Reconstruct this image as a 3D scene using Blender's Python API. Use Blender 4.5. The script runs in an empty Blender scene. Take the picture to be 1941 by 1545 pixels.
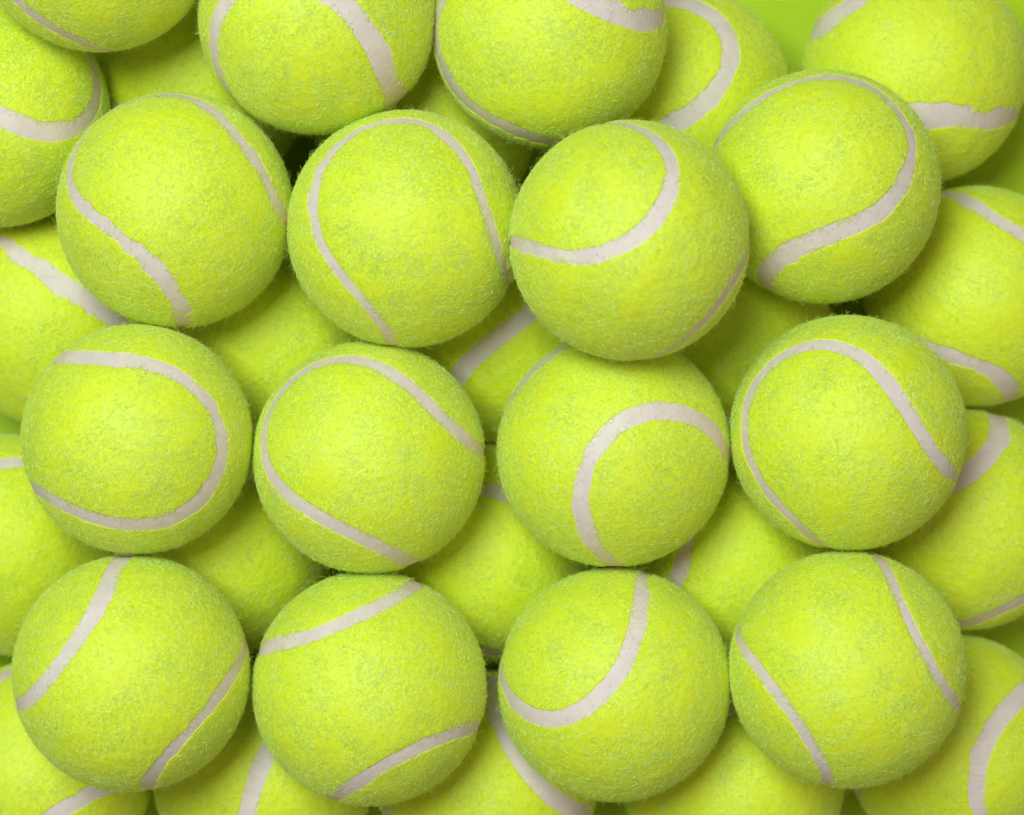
import bpy, math, random
import numpy as np

# ------------------------------------------------------------------ camera, world, lamps, exposure
scene = bpy.context.scene
col = scene.collection
CAM_Z = 0.841
cam_d = bpy.data.cameras.new('camera')
cam = bpy.data.objects.new('camera', cam_d)
col.objects.link(cam)
cam.location = (0, 0, CAM_Z)                     # straight above the pile
cam_d.sensor_width = 36.0
cam_d.lens = 36.0 * 5100.0 / 1941.0
cam_d.clip_start, cam_d.clip_end = 0.05, 20.0
cam_d.dof.use_dof = True
cam_d.dof.focus_distance = CAM_Z - 0.098
cam_d.dof.aperture_fstop = 9.0
scene.camera = cam

world = bpy.data.worlds.new('World')
scene.world = world
world.use_nodes = True
bg = world.node_tree.nodes['Background']
bg.inputs[0].default_value = (1.0, 0.90, 0.66, 1)
bg.inputs[1].default_value = 0.16


def softbox(name, loc, size, power, colour):
    ld = bpy.data.lights.new(name, 'AREA')
    ld.shape = 'SQUARE'
    ld.size = size
    ld.energy = power
    ld.color = colour
    o = bpy.data.objects.new(name, ld)
    col.objects.link(o)
    o.location = loc
    d = -np.array(loc)
    o.rotation_euler = (math.acos(-d[2] / np.linalg.norm(d)), 0, math.atan2(d[1], d[0]) - math.pi / 2)
    return o


softbox('key_softbox', (-0.34, 0.39, 1.39), 0.58, 20.8, (0.78, 1.0, 0.93))
softbox('fill_softbox', (0.75, -0.45, 1.3), 0.9, 2.5, (1.0, 0.88, 0.82))

scene.view_settings.view_transform = 'Standard'
scene.view_settings.look = 'None'
scene.view_settings.exposure = 0.0
scene.view_settings.gamma = 1.0
scene.view_settings.use_curve_mapping = False
scene.render.engine = 'CYCLES'
scene.cycles.max_bounces = 10
scene.cycles.diffuse_bounces = 7

# ------------------------------------------------------------------ materials
def new_mat(name):
    m = bpy.data.materials.new(name)
    m.use_nodes = True
    nt = m.node_tree
    return m, nt, nt.nodes, nt.links, nt.nodes['Principled BSDF']


def noise(nt, vec, scale, detail=3.0, rough=0.6):
    n = nt.nodes.new('ShaderNodeTexNoise')
    n.inputs['Scale'].default_value = scale
    n.inputs['Detail'].default_value = detail
    n.inputs['Roughness'].default_value = rough
    nt.links.new(vec, n.inputs['Vector'])
    return n.outputs['Fac']


def ramp(nt, fac, stops):
    r = nt.nodes.new('ShaderNodeValToRGB')
    e = r.color_ramp.elements
    while len(e) < len(stops):
        e.new(0.5)
    for k, (p, c) in enumerate(stops):
        e[k].position = p
        e[k].color = (*c, 1)
    nt.links.new(fac, r.inputs[0])
    return r.outputs[0]


def per_thing_vector(nt):
    """object coordinates shifted per object, so no two balls share a grain"""
    tc = nt.nodes.new('ShaderNodeTexCoord')
    oi = nt.nodes.new('ShaderNodeObjectInfo')
    mul = nt.nodes.new('ShaderNodeMath'); mul.operation = 'MULTIPLY'
    mul.inputs[1].default_value = 7.0
    nt.links.new(oi.outputs['Random'], mul.inputs[0])
    add = nt.nodes.new('ShaderNodeVectorMath'); add.operation = 'ADD'
    nt.links.new(tc.outputs['Object'], add.inputs[0])
    nt.links.new(mul.outputs[0], add.inputs[1])
    return add.outputs[0]


def felt_material():
    m, nt, N, L, p = new_mat('felt')
    v = per_thing_vector(nt)
    clump = noise(nt, v, 650, 4, 0.7)
    colr = ramp(nt, clump, [(0.30, (0.69, 0.73, 0.008)), (0.55, (0.74, 0.78, 0.012)), (0.75, (0.78, 0.82, 0.02))])
    L.new(colr, p.inputs['Base Color'])
    p.inputs['Roughness'].default_value = 0.62
    p.inputs['Specular IOR Level'].default_value = 0.6
    p.inputs['Sheen Weight'].default_value = 0.2
    p.inputs['Sheen Roughness'].default_value = 0.5
    p.inputs['Sheen Tint'].default_value = (0.75, 0.95, 0.45, 1)
    fine = noise(nt, v, 1500, 3, 0.7)
    lump = noise(nt, v, 260, 3, 0.5)
    b1 = N.new('ShaderNodeBump'); b1.inputs['Strength'].default_value = 0.75; b1.inputs['Distance'].default_value = 0.0007
    b2 = N.new('ShaderNodeBump'); b2.inputs['Strength'].default_value = 0.45; b2.inputs['Distance'].default_value = 0.0003
    L.new(lump, b1.inputs['Height']); L.new(fine, b2.inputs['Height'])
    L.new(b1.outputs[0], b2.inputs['Normal']); L.new(b2.outputs[0], p.inputs['Normal'])
    return m


def fuzz_material():
    m, nt, N, L, p = new_mat('felt_fibre')
    N.remove(p)
    out = [n for n in N if n.type == 'OUTPUT_MATERIAL'][0]
    hi = N.new('ShaderNodeHairInfo')
    c = ramp(nt, hi.outputs['Random'], [(0.0, (0.74, 0.85, 0.02)), (0.5, (0.78, 0.90, 0.06)), (1.0, (0.88, 0.96, 0.38))])
    d = N.new('ShaderNodeBsdfDiffuse'); t = N.new('ShaderNodeBsdfTranslucent'); g = N.new('ShaderNodeBsdfGlossy')
    g.inputs['Roughness'].default_value = 0.36
    g.inputs['Color'].default_value = (0.97, 0.97, 0.9, 1)
    L.new(c, d.inputs['Color']); L.new(c, t.inputs['Color'])
    mx = N.new('ShaderNodeMixShader'); mx.inputs[0].default_value = 0.4
    L.new(d.outputs[0], mx.inputs[1]); L.new(t.outputs[0], mx.inputs[2])
    mg = N.new('ShaderNodeMixShader'); mg.inputs[0].default_value = 0.25
    L.new(mx.outputs[0], mg.inputs[1]); L.new(g.outputs[0], mg.inputs[2])
    L.new(mg.outputs[0], out.inputs['Surface'])
    return m


def seam_material():
    m, nt, N, L, p = new_mat('seam_rubber')
    v = per_thing_vector(nt)
    base = ramp(nt, noise(nt, v, 160, 4, 0.6), [(0.35, (0.73, 0.56, 0.545)), (0.65, (0.81, 0.635, 0.61))])
    pits = N.new('ShaderNodeTexVoronoi'); pits.inputs['Scale'].default_value = 900
    L.new(v, pits.inputs['Vector'])
    sel = ramp(nt, pits.outputs['Distance'], [(0.10, (1, 1, 1)), (0.20, (0, 0, 0))])
    gate = ramp(nt, noise(nt, v, 500, 1, 0.5), [(0.56, (0, 0, 0)), (0.62, (1, 1, 1))])
    mu = N.new('ShaderNodeMath'); mu.operation = 'MULTIPLY'
    L.new(sel, mu.inputs[0]); L.new(gate, mu.inputs[1])
    mix = N.new('ShaderNodeMix'); mix.data_type = 'RGBA'
    L.new(mu.outputs[0], mix.inputs['Factor']); L.new(base, mix.inputs[6]); mix.inputs[7].default_value = (0.28, 0.24, 0.22, 1)
    L.new(mix.outputs[2], p.inputs['Base Color'])
    p.inputs['Roughness'].default_value = 0.62
    p.inputs['Specular IOR Level'].default_value = 0.35
    b = N.new('ShaderNodeBump'); b.inputs['Strength'].default_value = 0.35; b.inputs['Distance'].default_value = 0.0004
    L.new(noise(nt, v, 700, 3, 0.6), b.inputs['Height']); L.new(b.outputs[0], p.inputs['Normal'])
    return m


def table_material():
    m, nt, N, L, p = new_mat('green_plastic')
    tc = N.new('ShaderNodeTexCoord')
    c = ramp(nt, noise(nt, tc.outputs['Object'], 9, 3, 0.5), [(0.3, (0.40, 0.53, 0.002)), (0.7, (0.44, 0.58, 0.003))])
    L.new(c, p.inputs['Base Color'])
    p.inputs['Specular IOR Level'].default_value = 0.2
    p.inputs['Roughness'].default_value = 0.5
    b = N.new('ShaderNodeBump'); b.inputs['Strength'].default_value = 0.15; b.inputs['Distance'].default_value = 0.0003
    L.new(noise(nt, tc.outputs['Object'], 1200, 2, 0.5), b.inputs['Height']); L.new(b.outputs[0], p.inputs['Normal'])
    return m


FELT, FUZZ, SEAM, TABLE = felt_material(), fuzz_material(), seam_material(), table_material()

# ------------------------------------------------------------------ the surface under the pile
def build_table():
    h, t, r = 0.45, 0.012, 0.003
    ring = [(-h + r, -t), (-h, -t + r), (-h, -r), (-h + r, 0)]
    verts, faces = [], []
    for inset, zz in ring:
        s = -inset
        verts += [(-s, -s, zz), (s, -s, zz), (s, s, zz), (-s, s, zz)]
    for k in range(3):
        for j in range(4):
            a, b = 4 * k + j, 4 * k + (j + 1) % 4
            faces.append((a, b, b + 4, a + 4))
    faces += [(3, 2, 1, 0), (12, 13, 14, 15)]
    me = bpy.data.meshes.new('table_surface')
    me.from_pydata(verts, [], faces)
    me.materials.append(TABLE)
    o = bpy.data.objects.new('table_surface', me)
    col.objects.link(o)
    o['kind'] = 'structure'
    o['label'] = 'smooth bright green surface under the tennis balls'
    return o


build_table()

# ------------------------------------------------------------------ tennis balls
R = 0.033                 # ball radius
FREQ = 41                 # geodesic frequency of the felt mesh
NC = 960                  # samples along a seam


def geodesic(f):
    ph = (1 + 5 ** .5) / 2
    V = np.array([(-1, ph, 0), (1, ph, 0), (-1, -ph, 0), (1, -ph, 0), (0, -1, ph), (0, 1, ph), (0, -1, -ph), (0, 1, -ph),
                  (ph, 0, -1), (ph, 0, 1), (-ph, 0, -1), (-ph, 0, 1)], float)
    Fc = [(0, 11, 5), (0, 5, 1), (0, 1, 7), (0, 7, 10), (0, 10, 11), (1, 5, 9), (5, 11, 4), (11, 10, 2), (10, 7, 6), (7, 1, 8),
          (3, 9, 4), (3, 4, 2), (3, 2, 6), (3, 6, 8), (3, 8, 9), (4, 9, 5), (2, 4, 11), (6, 2, 10), (8, 6, 7), (9, 8, 1)]
    pts, tris, base = [], [], 0
    for a, b, c in Fc:
        idx = {}
        for i in range(f + 1):
            for j in range(f + 1 - i):
                idx[i, j] = base + len(idx)
                pts.append((V[a] * (f - i - j) + V[b] * i + V[c] * j) / f)
        for i in range(f):
            for j in range(f - i):
                tris.append((idx[i, j], idx[i + 1, j], idx[i, j + 1]))
                if i + j < f - 1:
                    tris.append((idx[i + 1, j], idx[i + 1, j + 1], idx[i, j + 1]))
        base += len(idx)
    P = np.array(pts)
    P /= np.linalg.norm(P, axis=1)[:, None]
    _, first, inv = np.unique(np.round(P, 7), axis=0, return_index=True, return_inverse=True)
    return P[first], inv.ravel()[np.array(tris)]


GV, GF = geodesic(FREQ)


def seam_curve(b, co):
    """the closed two-lobed seam on the unit sphere, with its own slight wander"""
    t = np.linspace(0, 2 * np.pi, NC, endpoint=False)
    a = 1 - b
    C = np.stack([a * np.cos(t) + b * np.cos(3 * t), a * np.sin(t) - b * np.sin(3 * t), 2 * (a * b) ** .5 * np.sin(2 * t)], 1)
    def frame(Q):
        T = np.roll(Q, -1, 0) - np.roll(Q, 1, 0)
        T /= np.linalg.norm(T, axis=1)[:, None]
        return np.cross(Q, T)
    if co is not None:
        o = co[0] + sum(co[2 * k - 1] * np.cos(k * t) + co[2 * k] * np.sin(k * t) for k in range(1, 7))
        C = C + frame(C) * o[:, None]
        C /= np.linalg.norm(C, axis=1)[:, None]
    return t, C, frame(C)


def ragged_edge(rng, half, rag):
    """half width of the seam to one side, as an angle, along the seam: torn, stepped felt edge"""
    t = np.linspace(0, 1, NC, endpoint=False)
    w = np.zeros(NC)
    for n, amp in ((5, .45), (11, .5), (23, .5), (47, .45), (90, .35), (150, .25), (240, .13)):
        k = rng.normal(size=n) * amp
        x = t * n + rng.uniform(0, n)
        i = np.floor(x).astype(int)
        u = x - i
        u = u * u * (3 - 2 * u)
        w += k[i % n] * (1 - u) + k[(i + 1) % n] * u
    gate = np.clip(.75 + .6 * np.sin(2 * np.pi * (t * 3 + rng.uniform())) * rng.uniform(.3, 1), .2, 1.3)
    return np.clip(half + 1.75 * rag * w * gate, half * .3, half * 1.8) / (R * 1e3)


def clip_mesh(V, Fc, f):
    """keep the part of the mesh where f > 0, cutting triangles along f = 0; also the cut edges"""
    pos = f > 0
    cnt = pos[Fc].sum(1)
    keep = Fc[cnt == 3]
    new_v, new_f, cut, key = [], [], [], {}
    def mid(a, b):
        k = (a, b) if a < b else (b, a)
        if k not in key:
            u = f[k[0]] / (f[k[0]] - f[k[1]])
            u = min(max(u, .02), .98)
            key[k] = len(V) + len(new_v)
            new_v.append(V[k[0]] * (1 - u) + V[k[1]] * u)
        return key[k]
    for tri in Fc[(cnt == 1) | (cnt == 2)].tolist():
        p = [pos[x] for x in tri]
        one = sum(p) == 1
        s = p.index(True) if one else p.index(False)
        a, b, c = tri[s], tri[(s + 1) % 3], tri[(s + 2) % 3]
        ab, ac = mid(a, b), mid(a, c)
        if one:
            new_f.append((a, ab, ac)); cut.append((ab, ac))
        else:
            new_f += [(ab, b, c), (ab, c, ac)]; cut.append((ac, ab))
    return np.array(new_v), np.concatenate([keep, np.array(new_f)]), cut


def mesh_from(name, V, Fc, mat, quads=None):
    used = np.unique(np.concatenate([Fc.ravel()] + ([quads.ravel()] if quads is not None else [])))
    remap = np.full(len(V), -1); remap[used] = np.arange(len(used))
    loops = remap[Fc].ravel()
    starts = np.arange(len(Fc)) * 3
    if quads is not None:
        starts = np.concatenate([starts, len(loops) + np.arange(len(quads)) * 4])
        loops = np.concatenate([loops, remap[quads].ravel()])
    me = bpy.data.meshes.new(name)
    me.vertices.add(len(used)); me.vertices.foreach_set('co', V[used].ravel())
    me.loops.add(len(loops)); me.loops.foreach_set('vertex_index', loops.astype(np.int32))
    me.polygons.add(len(starts)); me.polygons.foreach_set('loop_start', starts.astype(np.int32))
    me.update(calc_edges=True)
    me.polygons.foreach_set('use_smooth', np.ones(len(starts), bool))
    me.materials.append(mat)
    return me


def refine(V, Fc, sel):
    """split the selected triangles in four"""
    T = Fc[sel]
    E = np.sort(np.concatenate([T[:, [0, 1]], T[:, [1, 2]], T[:, [2, 0]]]), axis=1)
    U, inv = np.unique(E, axis=0, return_inverse=True)
    M = V[U[:, 0]] + V[U[:, 1]]
    M /= np.linalg.norm(M, axis=1)[:, None]
    a, b, c = (inv.ravel() + len(V)).reshape(3, -1)
    new = np.concatenate([np.stack(x, 1) for x in ((T[:, 0], a, c), (a, T[:, 1], b), (c, b, T[:, 2]), (a, b, c))])
    return np.concatenate([V, M]), np.concatenate([Fc[~sel], new])


def lumps(rng, V, n=14, amp=1.0):
    """soft unevenness of the felt over the ball"""
    s = np.zeros(len(V))
    for _ in range(n):
        k = rng.normal(size=3); k *= rng.uniform(6, 22) / np.linalg.norm(k)
        s += np.sin(V @ k + rng.uniform(0, 6.28))
    return s * amp / n ** .5


def fibres(rng, C, Nn, edges, up, density):
    """curled felt fibres lying on the two panels; yields (side, points (n, 6, 3)) in metres"""
    n = int(4 * math.pi * (R * 1e3) ** 2 * density)
    p = rng.normal(size=(n, 3)); p /= np.linalg.norm(p, axis=1)[:, None]
    p = p[p @ up > -.45]                              # none on the underside
    i, s = seam_distance(p, C, Nn)
    for sg in (1, -1):
        yield sg, grow(rng, p[sg * s > edges[sg][i] - .003])


def seam_distance(P, C, Nn):
    c = C.T.astype(np.float32)
    i = np.concatenate([(q @ c).argmax(1) for q in np.array_split(P.astype(np.float32), 12)])
    return i, np.arccos(np.clip((P * C[i]).sum(1), -1, 1)) * np.sign((P * Nn[i]).sum(1))


def grow(rng, p):
    n = len(p)
    flow = np.zeros((n, 3))
    for _ in range(6):                                # matted nap: neighbouring fibres lie roughly the same way
        k = rng.normal(size=3) * 6
        flow += rng.normal(size=3) * np.sin(p @ k + rng.uniform(0, 6.28))[:, None]
    u = np.cross(p, flow + rng.normal(size=(n, 3)) * 1.1); u /= np.linalg.norm(u, axis=1)[:, None]
    stray = rng.random(n) < .10
    length = np.where(stray, rng.uniform(1.2, 3.2, n), rng.uniform(1.0, 3.2, n)) * 1e-3
    top = np.where(stray, rng.uniform(.5, 2.3, n) * rng.random(n), rng.uniform(.03, .32, n)) * 1e-3
    curl = rng.normal(size=n) * .55
    prof = np.array([-.35, .35, .8, 1.0, .85, .45])
    pts = np.empty((n, 6, 3)); q = p.copy(); d = u.copy()
    for j in range(6):
        h = np.where(stray, top * j / 5. * (1.1 - .1 * j / 5), top * prof[j])
        pts[:, j] = q * (R - .00005 + h)[:, None]
        step = (length / 5 / R)[:, None]
        q = q + d * step; q /= np.linalg.norm(q, axis=1)[:, None]
        ang = curl + rng.normal(size=n) * .35
        d = d * np.cos(ang)[:, None] + np.cross(q, d) * np.sin(ang)[:, None]
        d -= q * (d * q).sum(1)[:, None]; d /= np.linalg.norm(d, axis=1)[:, None]
    return pts


def hair_object(name, pts, mat):
    hc = bpy.data.hair_curves.new(name)
    n, m, _ = pts.shape
    hc.add_curves([m] * n)
    hc.points.foreach_set('position', pts.ravel().astype(np.float32))
    rad = np.tile(np.array([1, 1, 1, .9, .75, .35]) * .000032, n)
    hc.points.foreach_set('radius', rad.astype(np.float32))
    hc.materials.append(mat)
    return bpy.data.objects.new(name, hc)


def tennis_ball(label, size, loc, quat, b, half, rag, co, seed):
    rng = np.random.default_rng(seed)
    root = bpy.data.objects.new('tennis_ball', None)
    root.empty_display_size = 0.01
    col.objects.link(root)
    root.location = (loc[0] / 1e3, loc[1] / 1e3, loc[2] / 1e3 - R * size)
    root.scale = (size,) * 3                                               # at the foot of the ball
    root['label'] = label
    root['category'] = 'tennis ball'
    root['group'] = 'tennis balls heaped on the green surface'

    def part(o, parent, top=True):
        col.objects.link(o)
        o.parent = parent
        if top:
            o.location = (0, 0, R)
            o.rotation_mode = 'QUATERNION'
            o.rotation_quaternion = quat
        return o

    t, C, Nn = seam_curve(b, co)
    i, s = seam_distance(GV, C, Nn)
    SVt, SFc = refine(GV, GF, (np.abs(np.abs(s) - half / (R * 1e3)) < .055)[GF].any(1))
    i, s = seam_distance(SVt, C, Nn)
    edges = {1: ragged_edge(rng, half, rag), -1: ragged_edge(rng, half, rag * .8)}
    lump = lumps(rng, SVt) * .00011
    panels = {}
    for sg in (1, -1):
        f = sg * s - edges[sg][i]
        nv, nf, cut = clip_mesh(SVt, SFc, f)
        V = np.concatenate([SVt, nv])
        fe = np.concatenate([f, np.zeros(len(nv))])
        rad = R + np.concatenate([lump, np.zeros(len(nv))]) * (1 - np.exp(-np.clip(fe, 0, 1) * R / .002)) - .00006 * np.exp(-np.clip(fe, 0, 1) * R / .0005)
        V = V / np.linalg.norm(V, axis=1)[:, None] * rad[:, None]
        cv = np.unique(np.array(cut)); low = {c: len(V) + k for k, c in enumerate(cv.tolist())}
        dirs = V[cv] / np.linalg.norm(V[cv], axis=1)[:, None]
        V = np.concatenate([V, dirs * (R - .0014)])
        quads = np.array([(b_, a_, low[a_], low[b_]) for a_, b_ in cut])
        panel = part(bpy.data.objects.new('felt_panel', mesh_from('felt_panel', V, nf, FELT, quads)), root)
        panels[sg] = panel
    w, x, y, z = quat
    up = np.array([2 * (x * z - w * y), 2 * (y * z + w * x), 1 - 2 * (x * x + y * y)])      # world up, in the ball's own frame
    for sg, pts in fibres(rng, C, Nn, edges, up, 3.3 if loc[2] > 40 else 2.0):
        fz = part(hair_object('fuzz', pts, FUZZ), panels[sg], False)
        fz['kind'] = 'stuff'
    # the rubber seam: a shallow closed band under the felt edges
    nl, nw = NC // 2, 7
    Cs, Ns = C[::2], Nn[::2]
    off = np.linspace(-1, 1, nw) * (half * 1.85 + .4) / (R * 1e3)
    dish = -.00004 * (1 - np.linspace(-1, 1, nw) ** 2)
    ridge = lumps(rng, Cs, 10) * .00003
    SV = np.empty((nl, nw, 3))
    for k in range(nw):
        q = Cs * math.cos(off[k]) + Ns * math.sin(off[k])
        SV[:, k] = q * (R - .00013 + dish[k] + ridge)[:, None]
    g = np.arange(nl * nw).reshape(nl, nw); g2 = np.roll(g, -1, 0)
    qd = np.stack([g[:, :-1], g2[:, :-1], g2[:, 1:], g[:, 1:]], -1).reshape(-1, 4)
    tr = np.concatenate([qd[:, [0, 1, 2]], qd[:, [0, 2, 3]]])
    part(bpy.data.objects.new('seam', mesh_from('seam', SV.reshape(-1, 3), tr, SEAM)), root)
    return root


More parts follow.
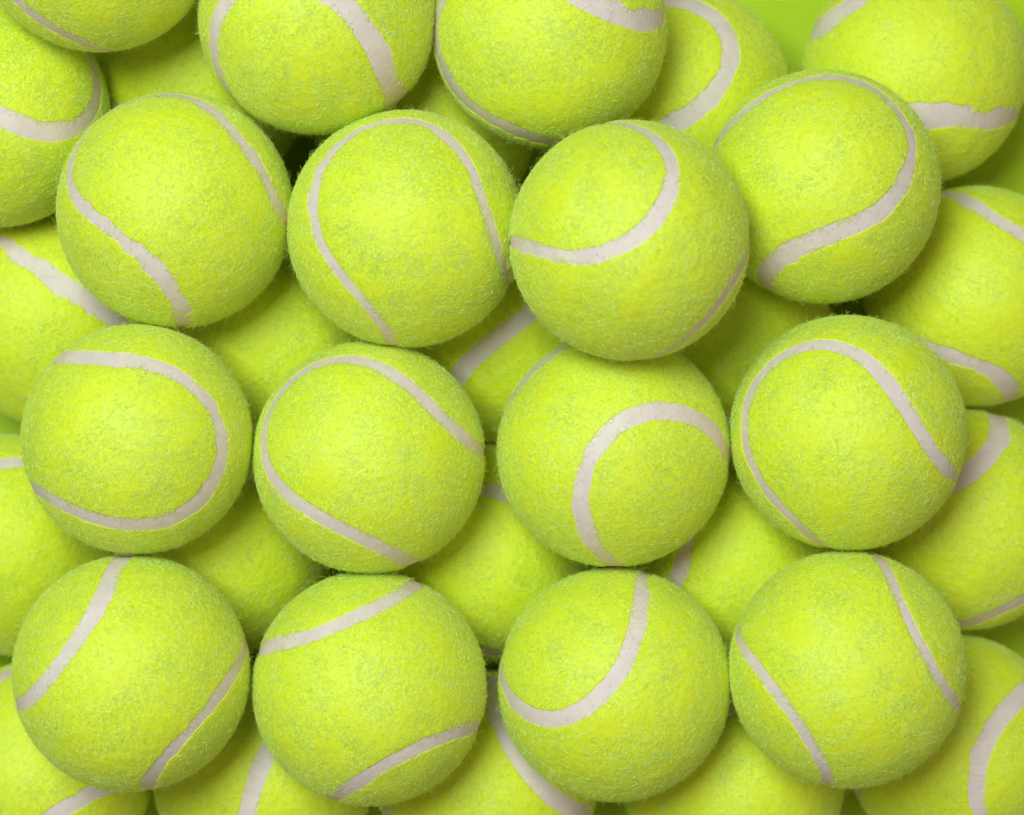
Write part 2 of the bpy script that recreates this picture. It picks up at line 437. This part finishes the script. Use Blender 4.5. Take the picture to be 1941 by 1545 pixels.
# label, centre in mm (x, y, z above the surface), orientation, seam lobe shape, seam half width mm, raggedness mm, seam wander
BALLS = [
    ('tennis ball next to the arch-seam ball, two separate ragged seams flanking a broad felt face',1,(-94.67,55.43,83.84),(0.0915,0.4368,-0.3186,0.8363),0.22,2.23,0.5,
     [.0109,.0184,-.0218,-.0049,-.0241,-.0069,.0011,.0053,.0106,.0039,.0145,-.0025,.022]),
    ('upper-layer tennis ball leaning on the topmost ball, its ragged seam forming a tall arch',1,(-29.71,49.92,88.22),(0.4083,-0.1313,-0.7233,-0.5413),0.235,2.12,0.45,
     [-.0054,-.0056,-.0063,-.0026,.0013,-.0109,.0085,-.0128,-.0004,.0108,-.0001,.0235,.0339]),
    ('topmost tennis ball of the pile, with one big hooked seam sweeping across it',0.985,(31.95,45.44,108.78),(0.6594,0.2861,0.0815,0.6904),0.235,2.23,0.3,
     [.0038,-.0462,.0002,-.019,.0287,-.007,.0293,-.015,.0154,-.0227,.0134,.0145,.0259]),
    ('upper-layer tennis ball against the topmost ball, ragged seam looping most of the way round',1,(88.2,62.66,76.84),(0.6954,-0.4716,0.4769,-0.2578),0.22,2.44,0.5,
     [.0083,.0025,.0046,.0014,-.0104,.0052,-.0026,-.0139,-.0053,-.0037,.0023,-.0015,.0294]),
    ('tennis ball with a thick sunken seam circling three quarters of its round felt face',0.973,(-105.1,-8.88,86.2),(0.641,-0.1808,0.6623,-0.3432),0.235,2.65,0.4,
     [-.0029,.0083,.0013,.0018,-.0033,.0006,-.007,-.0094,.0007,-.002,.0017,-.0014,.0224]),
    ('tennis ball with an even C-shaped seam, next to the ball ringed by a thick seam',0.988,(-40.27,-14.03,81.65),(0.7641,0.3774,0.5189,0.0672),0.235,2.39,0.15,
     [.0037,-.0025,.0178,-.0004,-.0077,-.015,-.0033,.0204,-.0067,-.0035,-.0001,.0128,.0254]),
    ('tennis ball shaded from above by the topmost ball, wide seam bent like a cane handle',1,(28.79,-12.04,78.15),(0.6691,-0.3681,0.0406,0.6444),0.22,2.76,0.3,
     [-.0015,.0019,.007,-.0009,.0132,.0047,-.0051,-.0105,-.0016,-.0066,-.0045,-.0017,.0098]),
    ('upper-layer tennis ball whose even seam rises, arches over and runs straight down its shoulder',1,(94.61,-7.18,82.74),(0.3205,0.0316,-0.7526,-0.5744),0.205,2.33,0.25,
     [-.0001,.0087,-.0168,-.011,-.0079,-.0109,-.0044,-.019,.0092,-.0118,.0011,.0084,.0291]),
    ('tennis ball with two steep straight seams both leaning one way, touching the thick-ringed ball',1,(-106.78,-74.45,85.49),(0.6493,0.0811,-0.0967,0.75),0.22,2.12,0.3,
     [.0215,.0145,-.0134,-.0127,-.0213,-.0042,.0022,.0291,.0069,.0191,-.0001,-.0051,.0087]),
    ('tennis ball with two gently sloping straight seams, next to the smile-seam ball',1,(-40.32,-79.41,79.16),(0.0062,-0.8128,-0.5614,0.1551),0.205,2.33,0.18,
     [-.0056,-.0157,.0008,-.0049,.0029,-.0064,-.0059,-.0102,.0064,-.0052,.0017,-.0043,.0175]),
    ('tennis ball with a smile-shaped seam that turns up into a tall hook',1,(29.19,-78.72,75.41),(0.7176,0.2879,-0.2353,0.589),0.19,2.39,0.28,
     [-.0246,.0088,.0142,-.0017,-.0052,-.002,.0013,-.0039,-.0007,.0118,.0149,.0097,-.0017]),
    ('tennis ball with two very narrow seams, one down each flank',1.003,(94.3,-73.56,83.89),(0.1229,-0.9809,0.1289,0.0787),0.205,1.8,0.22,
     [-.0276,.0067,-.0063,-.0048,-.0045,.0073,.0173,-.0154,-.0149,-.0044,.0023,.0027,.0124]),
    ('tennis ball perched over the sagging-seam ball, one thin seam along its lower rim',1,(-115.43,132.24,92.7),(0.7787,0.529,0.3323,0.0582),0.22,2.12,0.2,
     [.0011,.0029,-.0094,-.0068,.0064,.0055,-.0014,-.0008,-.0008,-.0041,-.0014,.0062,.007]),
    ('upper-layer tennis ball with two wide seams spreading apart round an unbroken felt front',1.008,(-54.6,110.08,85.75),(0.8411,-0.443,0.0054,0.3103),0.205,2.97,0.5,
     [-.0035,.0013,.0077,-.0007,-.0068,-.0025,.0068,.0056,.0003,-.002,-.0068,.0004,.0106]),
    ('upper-layer tennis ball with one very wide ragged seam and a thinner one round its belly',1,(10.58,106.26,82.69),(0.3882,0.2477,-0.7267,-0.5097),0.22,3.18,0.55,
     [-.0125,.0021,-.0445,.0146,-.0296,.0076,.0004,-.0225,.0074,-.0147,-.0068,-.0029,.0271]),
    ('tennis ball wedged half a layer low, thick seam sagging like a hammock',1,(-149.61,85.0,63.51),(0.2988,0.3534,-0.6599,-0.5919),0.22,2.86,0.3,
     [.0032,-.004,.0006,.0023,-.0006,-.002,.0003,.0025,-.0009,-.002,.0026,-.0003,-.0037]),
    ('bottom-layer tennis ball with a wide jagged seam stepping down beneath an upper ball',1,(-137.66,27.28,33.0),(0.6617,-0.6562,-0.0586,0.3578),0.19,2.97,0.6,
     [.0313,-.0347,-.0498,.0273,.0392,-.0296,-.0316,.0097,.0251,.0173,.0113,-.0034,-.06]),
    ('bottom-layer tennis ball with a short straight piece of pale seam beside the thick-ringed ball',1,(-151.61,-41.19,33.0),(0.5996,0.5241,0.5703,-0.2014),0.19,2.33,0.2,
     None),
    ('bottom-layer tennis ball with pinkish seam slanting out from under the ball with two steep seams',1,(-140.83,-108.73,33.0),(0.7128,0.2806,-0.1186,-0.6317),0.22,2.65,0.35,
     [-.0118,-.0019,-.014,.0022,.0022,-.0021,-.003,-.0005,-.0045,.0106,-.0032,.0031,.0118]),
    ('plain bottom-layer tennis ball in shade between the sagging-seam ball and the ball with spreading seams',1,(-93.53,98.06,33.0),(0.3519,-0.8973,0.0253,0.2652),0.22,2.54,0.25,
     None),
    ('deeply shaded plain bottom-layer tennis ball in the gap behind the arch-seam ball',1,(-26.35,84.35,33.0),(0.4528,0.2188,-0.8555,-0.1231),0.22,2.54,0.25,
     None),
    ('bottom-layer tennis ball with a broad hooking seam, beside bare green surface and the topmost ball',1,(50.55,92.82,33.0),(0.3659,-0.4001,-0.7746,0.3255),0.22,2.97,0.35,
     [.0113,.0132,.0017,.01,.0046,.0119,.0033,.0123,-.0011,.0101,-.0046,.0084,-.0065]),
    ('plain bottom-layer tennis ball in the gap between the arch-seam ball and the thick-ringed ball',1,(-71.49,21.87,33.0),(0.4315,0.6227,-0.0463,-0.6511),0.22,2.54,0.25,
     None),
    ('shaded bottom-layer tennis ball with a short slanting seam, between the arch-seam and cane-handle-seam balls',1,(-3.84,21.79,33.0),(0.3763,-0.3051,-0.567,0.6662),0.22,2.54,0.25,
     [-.0008,-.0009,.001,.0005,.001,.0007,-.0001,.0003,-.0004,-.0002,-.0007,-.0011,-.0]),
    ('plain dark tennis ball in the bottom layer, in the shadow of the topmost ball',1,(63.48,21.21,33.0),(0.8598,-0.1459,-0.4135,0.2617),0.22,2.54,0.25,
     None),
    ('plain bottom-layer tennis ball in the gap between the thick-ringed ball and the even C-seam ball',1,(-86.43,-41.59,33.0),(0.2017,-0.1164,0.9425,-0.2397),0.22,2.54,0.25,
     None),
    ('bottom-layer tennis ball with seam slivers at its edges, between even C-seam and smile-seam balls',1,(-8.28,-43.29,33.0),(0.5723,0.1616,-0.6507,-0.4723),0.22,2.54,0.25,
     None),
    ('bottom-layer tennis ball with a small triangle of seam, between cane-handle-seam and very-narrow-seams balls',1,(65.97,-44.29,33.0),(0.5287,0.1558,-0.2407,0.7989),0.19,2.54,0.25,
     None),
    ('tennis ball with a very jagged wide seam, sitting on the open green surface',1.012,(120.9,100.34,33.0),(0.7878,-0.1924,-0.3205,0.4895),0.22,3.39,0.85,
     [.0131,.0094,.0187,-.0127,-.0005,-.0066,-.0085,.0065,-.0088,.0126,.009,.0162,.0129]),
    ('bottom-layer tennis ball with one seam over and one under its bright felt front',1,(139.09,33.29,33.0),(0.1615,-0.1321,0.1207,-0.9705),0.205,2.65,0.3,
     [-.0069,.0064,-.0079,.0075,-.0038,.0025,.0074,.0018,-.0001,-.002,-.0086,.0054,-.0005]),
    ('bottom-layer tennis ball with a short broad hooked seam on its crown',1,(135.93,-33.61,33.0),(0.5671,0.2733,0.1125,-0.7688),0.22,2.97,0.3,
     [-.0234,.0365,.0173,-.0086,-.0043,-.0105,-.0069,.033,.0093,-.0252,-.0019,.0211,.0301]),
    ('bottom-layer tennis ball with a long gently S-curved seam, beside the very-narrow-seams ball',1,(132.45,-101.13,33.0),(0.4379,-0.2264,-0.1278,0.8606),0.22,2.54,0.35,
     [.0021,.0,-.0022,-.001,-.0008,-.0014,.0011,.0018,.0014,.0008,-.0025,-.0028,.0]),
    ('bottom-layer tennis ball with a single straight steep seam, below the two-gently-sloping-seams ball',1,(-74.57,-110.14,33.0),(0.5167,-0.4371,-0.3952,-0.6212),0.22,2.44,0.2,
     None),
    ('bottom-layer tennis ball with a long slanting seam passing under the smile-seam ball',1,(-7.39,-112.06,33.0),(0.1431,-0.292,0.0913,0.9412),0.16,2.54,0.35,
     [.004,.0118,-.028,-.0234,.0136,.0138,.0023,.003,-.003,-.012,-.0094,.007,.0237]),
    ('plain bottom-layer tennis ball under both the smile-seam ball and the very-narrow-seams ball',1,(66.34,-111.89,33.0),(0.1456,-0.4966,0.8478,-0.1156),0.22,2.54,0.25,
     None),
    ('tennis ball hidden under the ball with spreading seams, holding it up',1,(-58.59,153.8,33.0),(0.6268,-0.5881,-0.507,-0.0648),0.22,2.54,0.25,
     None),
    ('tennis ball hidden under the very-wide-ragged-seam ball, holding it up',1,(8.62,150.63,33.0),(0.6909,-0.4341,0.5571,0.1546),0.22,2.54,0.25,
     None),
    ('tennis ball hidden under the ball perched over the sagging-seam ball',1,(-125.85,156.28,33.0),(0.7711,0.5277,-0.3467,-0.0823),0.22,2.54,0.25,
     None),
    ('tennis ball out of sight on the green surface, propping the sagging-seam ball',1,(-199.52,47.9,33.0),(0.7512,0.4701,0.2831,0.367),0.22,2.54,0.25,
     None),
    ('tennis ball out of sight on the green surface, behind the sagging-seam ball',1,(-193.02,131.66,33.0),(0.2938,-0.719,0.6207,0.1066),0.22,2.54,0.25,
     None),
]
for k, row in enumerate(BALLS):
    tennis_ball(*row, seed=100 + k)
